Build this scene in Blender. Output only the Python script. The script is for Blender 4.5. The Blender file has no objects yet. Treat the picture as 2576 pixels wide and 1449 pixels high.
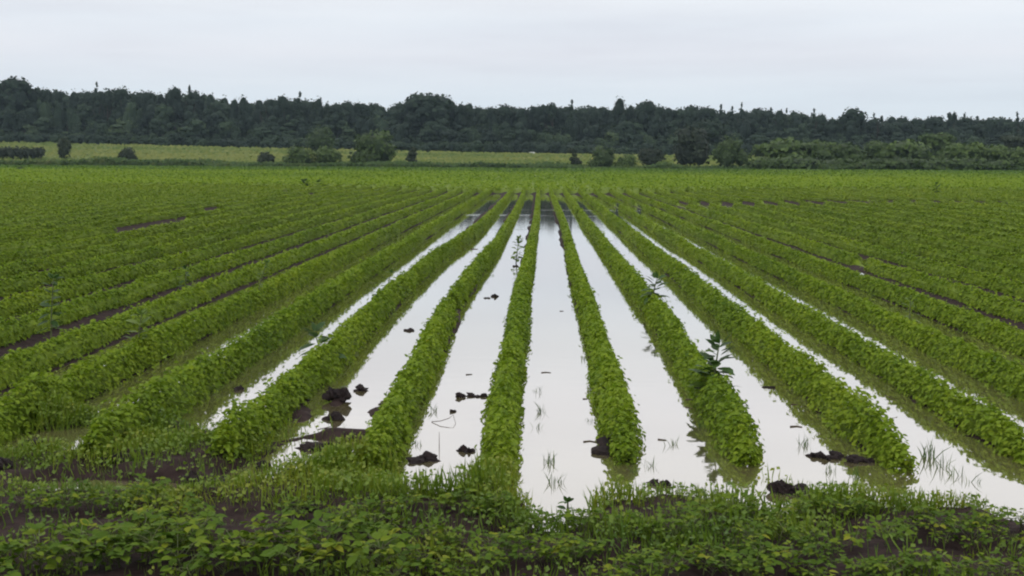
import bpy, math, random
import numpy as np
from mathutils import Vector, Matrix

random.seed(7)
S = bpy.context.scene
C = S.collection
rng = np.random.default_rng(11)
PI = math.pi

# ------------------------------------------------------------------ camera
CAM_H = 1.9
FPX, CX, CY = 3000.0, 1288.0, 724.5          # focal length and centre in a 2576 px wide frame
PITCH = math.atan((CY - 402) / FPX)
YAW = math.atan(70 / FPX)
ROLL = math.radians(-0.3)
cam_d = bpy.data.cameras.new('camera')
cam = bpy.data.objects.new('camera', cam_d)
C.objects.link(cam)
cam.location = (0, 0, CAM_H)
cam.rotation_euler = (PI / 2 - PITCH, ROLL, YAW)
cam_d.sensor_width = 36
cam_d.lens = 36 * FPX / 2576
cam_d.clip_end = 5000
cam_d.clip_start = 0.1
S.camera = cam
CAM_R = np.array(cam.rotation_euler.to_matrix())


def ray(px, py):
    return CAM_R @ np.array([(px - CX) / FPX, -(py - CY) / FPX, -1.0])


def at_z(px, py, z=0.0):
    d = ray(px, py)
    t = (z - CAM_H) / d[2]
    return np.array([d[0] * t, d[1] * t, z])


def at_y(px, py, Y):
    d = ray(px, py)
    t = Y / d[1]
    return np.array([d[0] * t, Y, CAM_H + d[2] * t])


# ------------------------------------------------------------------ world and sun
S.view_settings.view_transform = 'Standard'
S.view_settings.look = 'None'
S.view_settings.exposure = 0.0
S.view_settings.gamma = 1.0
S.cycles.max_bounces = 6
S.cycles.volume_bounces = 0
S.cycles.filter_width = 2.1
W = bpy.data.worlds.new('World')
S.world = W
W.use_nodes = True
nt = W.node_tree
N, L = nt.nodes, nt.links
for n in list(N):
    N.remove(n)
SUN_EL, SUN_AZ = math.radians(48), math.radians(215)


def math_node(N, L, op, a, b=None, clamp=False):
    n = N.new('ShaderNodeMath')
    n.operation = op
    n.use_clamp = clamp
    for i, v in enumerate((a, b)):
        if v is None:
            continue
        if isinstance(v, (int, float)):
            n.inputs[i].default_value = v
        else:
            L.new(v, n.inputs[i])
    return n.outputs[0]


def ramp(N, L, fac, stops, interp='LINEAR'):
    r = N.new('ShaderNodeValToRGB')
    r.color_ramp.interpolation = interp
    e = r.color_ramp.elements
    while len(e) < len(stops):
        e.new(0.5)
    for el, (p, c) in zip(e, stops):
        el.position = p
        el.color = (c[0], c[1], c[2], 1)
    if fac is not None:
        L.new(fac, r.inputs[0])
    return r.outputs[0]


def mix_rgb(N, L, fac, a, b, blend='MIX'):
    m = N.new('ShaderNodeMix')
    m.data_type = 'RGBA'
    m.blend_type = blend
    if isinstance(fac, (int, float)):
        m.inputs[0].default_value = fac
    else:
        L.new(fac, m.inputs[0])
    for i, v in ((6, a), (7, b)):
        if isinstance(v, tuple):
            m.inputs[i].default_value = (*v, 1)
        else:
            L.new(v, m.inputs[i])
    return m.outputs[2]


sky = N.new('ShaderNodeTexSky')
sky.sky_type = 'NISHITA'
sky.sun_disc = False
sky.sun_elevation = SUN_EL
sky.sun_rotation = SUN_AZ
tc = N.new('ShaderNodeTexCoord')
sep = N.new('ShaderNodeSeparateXYZ')
L.new(tc.outputs['Generated'], sep.inputs[0])
mp = N.new('ShaderNodeMapping')
mp.inputs['Scale'].default_value = (1.6, 1.6, 16.0)
L.new(tc.outputs['Generated'], mp.inputs[0])
cn = N.new('ShaderNodeTexNoise')
cn.inputs['Scale'].default_value = 1.7
cn.inputs['Detail'].default_value = 5
cn.inputs['Roughness'].default_value = 0.55
L.new(mp.outputs[0], cn.inputs['Vector'])
# overcast cloud deck: brightness by elevation, in units that the 0.1 background strength brings to display values
OV = [(0.0, (6.55, 7.25, 8.1)), (0.05, (6.9, 7.5, 8.2)), (0.085, (7.45, 7.62, 8.2)), (0.11, (7.5, 7.85, 8.4)), (0.15, (8.5, 8.6, 8.8)),
      (0.2, (9.7, 9.5, 9.7)), (0.3, (10.6, 10.3, 10.2)), (0.6, (12.0, 11.9, 11.7)), (1.0, (13.0, 13.0, 12.9))]
zc = math_node(N, L, 'MAXIMUM', sep.outputs[2], 0.0)
deck = ramp(N, L, zc, [(p, tuple(v / 13 for v in c)) for p, c in OV])
deck13 = N.new('ShaderNodeVectorMath')
deck13.operation = 'SCALE'
deck13.inputs['Scale'].default_value = 15.0
L.new(deck, deck13.inputs[0])
band = ramp(N, L, cn.outputs['Fac'], [(0.3, (0.935, 0.925, 0.935)), (0.5, (1, 1, 1)), (0.7, (1.06, 1.05, 1.035))])
decked = mix_rgb(N, L, 1.0, deck13.outputs[0], band, 'MULTIPLY')
both = mix_rgb(N, L, 0.10, decked, sky.outputs[0])
bg = N.new('ShaderNodeBackground')
bg.inputs['Strength'].default_value = 0.1
L.new(both, bg.inputs['Color'])
wo = N.new('ShaderNodeOutputWorld')
L.new(bg.outputs[0], wo.inputs['Surface'])

sd = bpy.data.lights.new('sun', 'SUN')
sd.energy = 0.7
sd.angle = math.radians(25)
sd.color = (1.0, 0.96, 0.9)
so = bpy.data.objects.new('sun', sd)
C.objects.link(so)
so.rotation_euler = (PI / 2 - SUN_EL, 0, PI - SUN_AZ)
so.location = (0, 0, 30)


# ------------------------------------------------------------------ helpers
def tag(o, label=None, cat=None, group=None, kind=None):
    if label:
        o['label'] = label
    if cat:
        o['category'] = cat
    if group:
        o['group'] = group
    if kind:
        o['kind'] = kind
    return o


def empty(name, loc):
    o = bpy.data.objects.new(name, None)
    o.empty_display_size = 0.2
    C.objects.link(o)
    o.location = Vector(loc)
    return o


class Geo:
    """collects vertices, faces (tris or quads), a tone per vertex and a material slot per face"""

    def __init__(self):
        self.v, self.t, self.f3, self.f4, self.m3, self.m4, self.n = [], [], [], [], [], [], 0

    def add(self, v, f, tone=0.5, mat=0):
        v = np.asarray(v, dtype=np.float64).reshape(-1, 3)
        f = np.asarray(f, dtype=np.int64) + self.n
        self.v.append(v)
        t = np.asarray(tone, dtype=np.float64)
        self.t.append(np.broadcast_to(t, (len(v),)))
        m = np.full(len(f), mat)
        if f.shape[1] == 3:
            self.f3.append(f)
            self.m3.append(m)
        else:
            self.f4.append(f)
            self.m4.append(m)
        self.n += len(v)
        return self

    def arrays(self):
        return np.concatenate(self.v), np.concatenate(self.t)

    def build(self, name, mats, parent=None, loc=None, smooth=False):
        v, t = self.arrays()
        me = bpy.data.meshes.new(name)
        me.vertices.add(len(v))
        if loc is not None:
            v = v - np.asarray(loc)
        me.vertices.foreach_set('co', v.astype(np.float32).ravel())
        lp, starts, mi = [], [], []
        pos = 0
        for fl, ml, w in ((self.f4, self.m4, 4), (self.f3, self.m3, 3)):
            if fl:
                f = np.concatenate(fl)
                lp.append(f.ravel())
                starts.append(pos + np.arange(len(f)) * w)
                mi.append(np.concatenate(ml))
                pos += f.size
        lp = np.concatenate(lp)
        starts = np.concatenate(starts)
        me.loops.add(len(lp))
        me.loops.foreach_set('vertex_index', lp.astype(np.int32))
        me.polygons.add(len(starts))
        me.polygons.foreach_set('loop_start', starts.astype(np.int32))
        for m in (mats if isinstance(mats, (list, tuple)) else [mats]):
            me.materials.append(m)
        me.polygons.foreach_set('material_index', np.concatenate(mi).astype(np.int32))
        me.polygons.foreach_set('use_smooth', np.full(len(starts), smooth))
        a = me.attributes.new('tone', 'FLOAT', 'POINT')
        a.data.foreach_set('value', t.astype(np.float32))
        me.update(calc_edges=True)
        me.validate()
        o = bpy.data.objects.new(name, me)
        C.objects.link(o)
        if parent is not None:
            o.parent = parent
        elif loc is not None:
            o.location = Vector(loc)
        return o


TAB = np.random.default_rng(3).random((256, 256))


def vnoise(x, y):
    x, y = np.broadcast_arrays(np.asarray(x, float), np.asarray(y, float))
    xi, yi = np.floor(x).astype(int), np.floor(y).astype(int)
    fx, fy = x - xi, y - yi
    fx, fy = fx * fx * (3 - 2 * fx), fy * fy * (3 - 2 * fy)
    a, b = TAB[xi & 255, yi & 255], TAB[(xi + 1) & 255, yi & 255]
    c, d = TAB[xi & 255, (yi + 1) & 255], TAB[(xi + 1) & 255, (yi + 1) & 255]
    return (a * (1 - fx) + b * fx) * (1 - fy) + (c * (1 - fx) + d * fx) * fy - 0.5


def fbm(x, y, o=3):
    s, a = 0, 1
    for i in range(o):
        s = s + a * vnoise(x * 2 ** i + 17 * i, y * 2 ** i + 31 * i)
        a *= 0.5
    return s


def sstep(a, b, x):
    t = np.clip((x - a) / (b - a), 0, 1)
    return t * t * (3 - 2 * t)


def unit(v):
    return v / np.maximum(np.linalg.norm(v, axis=-1, keepdims=True), 1e-9)


# leaf outlines: x across, y along, z up
LEAF6 = (np.array([[0, 0, 0], [.30, .28, .07], [.27, .68, .04], [0, 1, -.12], [-.27, .68, .04], [-.30, .28, .07]]), np.array([[0, 1, 2, 3], [0, 3, 4, 5]]))
LEAF4 = (np.array([[0, -.5, 0], [.42, 0, .05], [0, .5, 0], [-.42, 0, .05]]), np.array([[0, 1, 2, 3]]))
CLUMP = (np.array([[-.5, -.4, 0], [.45, -.5, .08], [.5, .42, 0], [-.42, .5, -.06]]), np.array([[0, 1, 2, 3]]))


def scatter(geo, P, Nn, size, proto, r, tone, mat=0, along=None):
    """one copy of the leaf outline at every point P, facing Nn"""
    n = unit(Nn)
    v = r.normal(size=P.shape) if along is None else along
    t = unit(v - (v * n).sum(1, keepdims=True) * n)
    b = np.cross(t, n)
    lv, lf = proto
    s = np.asarray(size).reshape(-1, 1, 1) * np.ones((len(P), 1, 1))
    V = P[:, None, :] + s * (lv[None, :, 0:1] * b[:, None, :] + lv[None, :, 1:2] * t[:, None, :] + lv[None, :, 2:3] * n[:, None, :])
    k = len(lv)
    F = (lf[None] + (np.arange(len(P)) * k)[:, None, None]).reshape(-1, lf.shape[1])
    geo.add(V.reshape(-1, 3), F, np.repeat(np.broadcast_to(tone, (len(P),)), k), mat)


def tube(geo, pts, radii, sides=6, tone=0.5, mat=0):
    pts = np.asarray(pts, float)
    radii = np.broadcast_to(radii, (len(pts),))
    rings = []
    for i, p in enumerate(pts):
        d = unit(pts[min(i + 1, len(pts) - 1)] - pts[max(i - 1, 0)])
        a = unit(np.cross(d, [0.31, 0.95, 0.1] if abs(d[1]) < 0.9 else [1, 0, 0.1]))
        b = np.cross(d, a)
        th = np.arange(sides) / sides * 2 * PI
        rings.append(p + radii[i] * (np.cos(th)[:, None] * a + np.sin(th)[:, None] * b))
    F = []
    for i in range(len(pts) - 1):
        for j in range(sides):
            k = (j + 1) % sides
            F.append([i * sides + j, i * sides + k, (i + 1) * sides + k, (i + 1) * sides + j])
    F.append([0] + [sides - 1, sides - 2, 1][:3])
    m = (len(pts) - 1) * sides
    F.append([m, m + 1, m + 2, m + sides - 1])
    geo.add(np.concatenate(rings), F, tone, mat)


def blob(geo, c, r3, r, rough=0.25, nu=14, nv=9, flat=0.0, tone=0.5, mat=0):
    """lumpy closed ball"""
    th = np.arange(nu) / nu * 2 * PI
    ph = np.linspace(0.05, PI - 0.05, nv)
    T, Pp = np.meshgrid(th, ph)
    d = np.stack([np.sin(Pp) * np.cos(T), np.sin(Pp) * np.sin(T), np.cos(Pp)], -1)
    o = r.random(2) * 50
    rad = 1 + rough * 2 * fbm(d[..., 0] * 1.7 + o[0] + d[..., 2], d[..., 1] * 1.7 + o[1] - d[..., 2] * .7, 3)
    v = d * rad[..., None] * np.asarray(r3)
    if flat:
        v[..., 2] = np.where(v[..., 2] < 0, v[..., 2] * flat, v[..., 2])
    v = v + np.asarray(c)
    F = []
    for i in range(nv - 1):
        for j in range(nu):
            k = (j + 1) % nu
            F.append([i * nu + j, (i + 1) * nu + j, (i + 1) * nu + k, i * nu + k])
    geo.add(v.reshape(-1, 3), F, tone, mat)


# ------------------------------------------------------------------ materials
def new_mat(name):
    m = bpy.data.materials.new(name)
    m.use_nodes = True
    N, L = m.node_tree.nodes, m.node_tree.links
    for n in list(N):
        N.remove(n)
    out = N.new('ShaderNodeOutputMaterial')
    return m, N, L, out


def leaf_mat(name, stops, rough=0.5, spec=0.35, trans=0.25, nscale=6.0):
    m, N, L, out = new_mat(name)
    at = N.new('ShaderNodeAttribute')
    at.attribute_name = 'tone'
    g = N.new('ShaderNodeNewGeometry')
    nz = N.new('ShaderNodeTexNoise')
    nz.inputs['Scale'].default_value = nscale
    nz.inputs['Detail'].default_value = 2
    L.new(g.outputs['Position'], nz.inputs['Vector'])
    f = math_node(N, L, 'ADD', at.outputs['Fac'], math_node(N, L, 'MULTIPLY', math_node(N, L, 'SUBTRACT', nz.outputs['Fac'], 0.5), 0.5), True)
    col = ramp(N, L, f, stops)
    p = N.new('ShaderNodeBsdfPrincipled')
    L.new(col, p.inputs['Base Color'])
    p.inputs['Roughness'].default_value = rough
    p.inputs['Specular IOR Level'].default_value = spec
    tr = N.new('ShaderNodeBsdfTranslucent')
    L.new(mix_rgb(N, L, 1.0, col, (1.1, 1.25, 0.6), 'MULTIPLY'), tr.inputs['Color'])
    mx = N.new('ShaderNodeMixShader')
    mx.inputs[0].default_value = trans
    L.new(p.outputs[0], mx.inputs[1])
    L.new(tr.outputs[0], mx.inputs[2])
    L.new(mx.outputs[0], out.inputs['Surface'])
    return m


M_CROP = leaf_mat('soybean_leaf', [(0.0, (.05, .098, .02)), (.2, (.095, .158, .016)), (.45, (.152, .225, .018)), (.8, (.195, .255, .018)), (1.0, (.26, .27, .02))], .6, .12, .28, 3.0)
M_CROPNEAR = leaf_mat('soybean_leaf_close', [(0.0, (.034, .065, .012)), (.4, (.07, .122, .014)), (.75, (.12, .17, .015)), (1.0, (.19, .20, .02))], .7, .08, .22, 9.0)
M_WEED = leaf_mat('weed_leaf', [(0.0, (.022, .052, .012)), (.5, (.046, .096, .018)), (1.0, (.11, .16, .03))], .55, .2, .2, 8.0)
M_GRASS = leaf_mat('grass_blade', [(0.0, (.055, .11, .016)), (.5, (.125, .19, .016)), (1.0, (.24, .245, .03))], .5, .3, .3, 5.0)
M_BUSH = leaf_mat('shrub_leaf', [(0.0, (.026, .045, .016)), (.5, (.052, .088, .02)), (1.0, (.10, .15, .03))], .6, .2, .15, .5)
M_DARKBUSH = leaf_mat('dark_shrub_leaf', [(0.0, (.02, .028, .02)), (.5, (.032, .045, .026)), (1.0, (.05, .068, .03))], .65, .15, .1, .5)
M_FOREST = leaf_mat('forest_leaf', [(0.0, (.018, .030, .022)), (.45, (.030, .050, .030)), (.8, (.048, .074, .036)), (1.0, (.078, .108, .045))], .7, .1, .12, .12)
M_MEADOW = leaf_mat('meadow_leaf', [(0.0, (.05, .085, .025)), (.5, (.11, .15, .038)), (1.0, (.19, .20, .06))], .7, .1, .2, .3)
M_EDGE = leaf_mat('edge_weed_leaf', [(0.0, (.028, .05, .02)), (.5, (.052, .09, .026)), (1.0, (.13, .13, .045))], .7, .1, .15, .25)


def simple(name, c, rough=0.8, spec=0.2, c2=None, scale=20.0, bump=0.0):
    m, N, L, out = new_mat(name)
    p = N.new('ShaderNodeBsdfPrincipled')
    p.inputs['Roughness'].default_value = rough
    p.inputs['Specular IOR Level'].default_value = spec
    g = N.new('ShaderNodeNewGeometry')
    nz = N.new('ShaderNodeTexNoise')
    nz.inputs['Scale'].default_value = scale
    nz.inputs['Detail'].default_value = 4
    L.new(g.outputs['Position'], nz.inputs['Vector'])
    L.new(ramp(N, L, nz.outputs['Fac'], [(.3, c), (.7, c2 or tuple(x * 1.6 for x in c))]), p.inputs['Base Color'])
    if bump:
        b = N.new('ShaderNodeBump')
        b.inputs['Strength'].default_value = bump
        b.inputs['Distance'].default_value = 0.02
        L.new(nz.outputs['Fac'], b.inputs['Height'])
        L.new(b.outputs[0], p.inputs['Normal'])
    L.new(p.outputs[0], out.inputs['Surface'])
    return m


M_SOIL = simple('wet_soil', (.017, .0105, .0105), .85, .1, (.038, .025, .023), 14, .6)
M_MUD = simple('wet_mud', (.010, .0075, .0085), .8, .15, (.026, .018, .018), 25, .7)
M_BARK = simple('bark', (.03, .025, .02), .9, .1, (.07, .055, .045), 3)
M_STEM = simple('green_stem', (.06, .09, .03), .6, .3, (.12, .13, .05), 30)
M_STALK = simple('dead_stalk', (.035, .026, .02), .7, .2, (.09, .065, .045), 30)
M_PASTURE = None
m, N, L, out = new_mat('pasture_grass')
p = N.new('ShaderNodeBsdfPrincipled')
p.inputs['Roughness'].default_value = .9
p.inputs['Specular IOR Level'].default_value = .05
g = N.new('ShaderNodeNewGeometry')
mp = N.new('ShaderNodeMapping')
mp.inputs['Scale'].default_value = (.02, .16, .05)
L.new(g.outputs['Position'], mp.inputs[0])
nz = N.new('ShaderNodeTexNoise')
nz.inputs['Scale'].default_value = 1.0
nz.inputs['Detail'].default_value = 6
nz.inputs['Roughness'].default_value = .6
L.new(mp.outputs[0], nz.inputs['Vector'])
L.new(ramp(N, L, nz.outputs['Fac'], [(.3, (.06, .09, .032)), (.48, (.11, .145, .045)), (.62, (.155, .18, .055)), (.75, (.15, .145, .07))]), p.inputs['Base Color'])
L.new(p.outputs[0], out.inputs['Surface'])
M_PASTURE = m

# flood water: murky body under a mirror-like surface
m, N, L, out = new_mat('flood_water')
g = N.new('ShaderNodeNewGeometry')
mp = N.new('ShaderNodeMapping')
mp.inputs['Scale'].default_value = (.8, 2.2, 1)
L.new(g.outputs['Position'], mp.inputs[0])
n1 = N.new('ShaderNodeTexNoise')
n1.inputs['Scale'].default_value = 3.0
n1.inputs['Detail'].default_value = 3
L.new(mp.outputs[0], n1.inputs['Vector'])
# wind-ruffled streaks lying across the far end of the pool
mp2 = N.new('ShaderNodeMapping')
mp2.inputs['Scale'].default_value = (.05, .38, 1)
L.new(g.outputs['Position'], mp2.inputs[0])
n2 = N.new('ShaderNodeTexNoise')
n2.inputs['Scale'].default_value = 1.0
n2.inputs['Detail'].default_value = 3
L.new(mp2.outputs[0], n2.inputs['Vector'])
ruf = ramp(N, L, n2.outputs['Fac'], [(.6, (0, 0, 0)), (.68, (1, 1, 1))])
sp = N.new('ShaderNodeSeparateXYZ')
L.new(g.outputs['Position'], sp.inputs[0])
far = math_node(N, L, 'MULTIPLY', math_node(N, L, 'SUBTRACT', sp.outputs[1], 26.0), 0.12, True)
rr = math_node(N, L, 'MULTIPLY', ruf, far)
bmp = N.new('ShaderNodeBump')
L.new(math_node(N, L, 'ADD', math_node(N, L, 'MULTIPLY', rr, 0.09), 0.012), bmp.inputs['Strength'])
bmp.inputs['Distance'].default_value = 0.06
L.new(n1.outputs['Fac'], bmp.inputs['Height'])
gl = N.new('ShaderNodeBsdfGlossy')
gl.inputs['Color'].default_value = (.98, .975, .97, 1)
L.new(math_node(N, L, 'ADD', math_node(N, L, 'MULTIPLY', rr, 0.05), 0.035), gl.inputs['Roughness'])
L.new(bmp.outputs[0], gl.inputs['Normal'])
df = N.new('ShaderNodeBsdfDiffuse')
df.inputs['Color'].default_value = (.135, .12, .058, 1)
fr = N.new('ShaderNodeFresnel')
fr.inputs['IOR'].default_value = 1.34
ff = math_node(N, L, 'POWER', fr.outputs[0], 0.27, True)
mx = N.new('ShaderNodeMixShader')
L.new(ff, mx.inputs[0])
L.new(df.outputs[0], mx.inputs[1])
L.new(gl.outputs[0], mx.inputs[2])
L.new(mx.outputs[0], out.inputs['Surface'])
M_WATER = m

# ------------------------------------------------------------------ the lie of the land
ROW_X = {-2: -1.92, -1: -1.02, 0: -.24, 1: .58, 2: 1.37}
ROW_PATH = {   # measured sideways wander of the five rows that stand in the water: (y, x)
    -2: [(7, -1.95), (9, -1.93), (10.5, -1.87), (14.6, -1.94), (18.7, -1.92), (21.7, -1.91), (24.6, -1.82), (28.2, -1.68), (32.4, -1.6), (42, -1.56), (88, -1.6)],
    -1: [(7, -.98), (8.8, -1.02), (10.5, -1.02), (13.3, -1.08), (15.1, -1.09), (18, -1.06), (20.7, -1.01), (24.6, -.91), (30, -.88), (36, -.85), (44, -.83), (75, -.9)],
    0: [(6.7, -.22), (7.5, -.24), (8.8, -.26), (13, -.24), (15, -.25), (18, -.23), (20.7, -.19), (25, -.17), (30, -.12), (40, -.09), (75, -.08)],
    1: [(7, .56), (10.5, .57), (13, .6), (15, .61), (20, .6), (25, .64), (31, .69), (40, .69), (75, .6)],
    2: [(7, 1.29), (8, 1.34), (10.5, 1.35), (13.2, 1.42), (17, 1.41), (24, 1.39), (29, 1.38), (36, 1.35), (46, 1.39), (75, 1.4)]}
KMIN, KMAX = -62, 62
for k in range(3, KMAX + 1):
    ROW_X[k] = 1.37 + .875 * (k - 2)
for k in range(-3, KMIN - 1, -1):
    ROW_X[k] = -1.92 - .86 * (-2 - k)
ROW_KS = np.arange(KMIN, KMAX + 1)
ROW_XS = np.array([ROW_X[k] for k in ROW_KS])


def row_x(k, Y):
    Y = np.asarray(Y, float)
    w = .05 * fbm(Y * .16 + k * 7.3, k * 3.1 + 0 * Y, 2) + .02 * vnoise(Y * .8 + k * 5.7, k * 1.7 + 0 * Y)
    if k in ROW_PATH:
        a = np.array(ROW_PATH[k])
        return np.interp(Y, a[:, 0], a[:, 1]) + .3 * w
    return ROW_X[k] + w


DIPS = [(.12, 6.42, .2, .5, -.13), (.2, 6.9, .35, .4, -.08), (-1.6, 7.25, .17, .32, -.26), (-1.74, 6.98, .12, .18, -.22), (-2.6, 6.68, .3, .13, -.2), (-2.25, 6.7, .2, .1, -.16), (-.25, 6.85, .2, .4, .09), (-1.08, 6.98, .3, .4, .1), (-1.98, 7.4, .34, .4, .05), (-2.8, 7.6, .34, .4, .05), (1.32, 7.0, .2, .22, .055), (2.22, 7.05, .22, .28, .06), (-1.95, 8.3, .14, .3, -.07),
        (1.1, 6.75, .22, .4, -.1), (1.35, 6.5, .12, .2, -.1), (2.05, 6.85, .3, .35, -.12), (2.75, 6.6, .3, .5, -.12), (-.55, 7.05, .2, .3, -.06),
        (-1.42, 8.0, .26, .15, .12), (-1.25, 8.9, .12, .5, .05), (-1.56, 9.25, .08, .45, .11), (-1.75, 8.6, .1, .3, .06), (-2.5, 8.15, .5, .25, .09), (-3.4, 8.4, .5, .3, .1)]


def ground_z(x, y):
    x = np.asarray(x, float)
    y = np.asarray(y, float)
    idx = np.clip(np.searchsorted(ROW_XS, x), 1, len(ROW_XS) - 1)
    gap = ROW_XS[idx] - ROW_XS[idx - 1]
    t = (x - ROW_XS[idx - 1]) / gap
    inrow = sstep(6.9, 8.0, y - .5 * (x < -1.4)) * (np.abs(x) < 52)
    ridge = .085 * (.5 + .5 * np.cos(2 * PI * t)) ** 1.3 * inrow
    base = -.075 + .03 * np.maximum(0, np.abs(x - .55) - 4.0).clip(0, 9)
    base = base + .16 * sstep(60, 76, y + 3 * vnoise(x * .5, 3.3))
    edge = .55 * fbm(x * 1.5, y * 1.2 + 9, 3) + .85 * sstep(-1.0, -1.7, x) * (1 - .2 * sstep(-3, -5, x)) - .12 * sstep(1.5, 3, x)
    hl = 1 - sstep(6.3, 7.1, y - edge)
    z = base + ridge + hl * .125
    for (dx, dy, rx, ry, a) in DIPS:
        z = z + a * np.exp(-((x - dx) / rx) ** 2 - ((y - dy) / ry) ** 2)
    near = 1 - sstep(9, 16, y)
    wet = np.clip((z + .05) / .09, 0.25, 1)
    z = z + near * wet * (.055 * fbm(x * 5, y * 5, 3) + .03 * vnoise(x * 17, y * 17))
    z = z + (1 - near) * .03 * fbm(x * 1.3, y * .8, 2)
    return z


def grid_mesh(name, xs, ys, zf, mat, smooth=True):
    X, Y = np.meshgrid(xs, ys)
    Z = zf(X, Y)
    nx, ny = len(xs), len(ys)
    i = np.arange(nx * ny).reshape(ny, nx)
    F = np.stack([i[:-1, :-1], i[:-1, 1:], i[1:, 1:], i[1:, :-1]], -1).reshape(-1, 4)
    return Geo().add(np.stack([X, Y, Z], -1).reshape(-1, 3), F).build(name, mat, smooth=smooth)


def mirror(a):
    return np.concatenate([-a[::-1], a])


xh = np.concatenate([np.arange(.02, 4.6, .045), np.arange(4.6, 12, .1), np.arange(12, 52, .205), np.geomspace(53, 900, 22)])
ys = np.concatenate([np.arange(-60, 3.5, 3.0), np.arange(3.6, 9.6, .045), np.arange(9.6, 22, .13), np.arange(22, 80, .6), np.geomspace(80.5, 213, 40)])
EDGE_Y = 213.0
FIELD_END = ground_z(0, 212.0)
soil = grid_mesh('field_soil', mirror(xh), ys, lambda x, y: np.where(y > 200, ground_z(x, y) * (1 - sstep(200, 213, y)) + .2 * sstep(200, 213, y), ground_z(x, y)), M_SOIL)
tag(soil, kind='structure')


def pasture_z(x, y):
    a = np.clip(x / np.maximum(y, 1), -.6, .6)
    E = np.interp(a, [-.6, -.43, -.15, .1, .6], [6.3, 5.9, 4.0, 3.0, 2.8])
    t = np.clip((y - 222) / 110, 0, 4)
    return .22 + E * np.where(t < 1, t, 1 + (t - 1) * .8) + .25 * fbm(x * .03, y * .05, 3) * sstep(213, 230, y)


pas = grid_mesh('pasture', mirror(np.concatenate([np.arange(1, 200, 4.0), np.geomspace(205, 900, 15)])), np.concatenate([np.arange(212.9, 360, 2.2), np.geomspace(365, 900, 20)]), pasture_z, M_PASTURE)
tag(pas, kind='structure')

wg = Geo()
wx = np.array([-6.5, 8.5])
wy = np.array([4.3, 94])
wg.add([[wx[0], wy[0], 0], [wx[1], wy[0], 0], [wx[1], wy[1], 0], [wx[0], wy[1], 0]], [[0, 1, 2, 3]])
tag(wg.build('flood_water', M_WATER), kind='structure')


# ------------------------------------------------------------------ crop rows
NAMED_LO, NAMED_HI = -13, 16


def row_start(k):
    s = 7.3 + .25 * vnoise(k * 3.7, 1.2)
    if k in (0, -1):
        s -= .35
    if k <= -2:
        s = 7.1 + .3 * vnoise(k * 3.7, 1.2)
    s = float(s)
    return max(s, abs(ROW_X[k]) / .49 - 1.2 if abs(ROW_X[k]) > 3.4 else 0)


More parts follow.
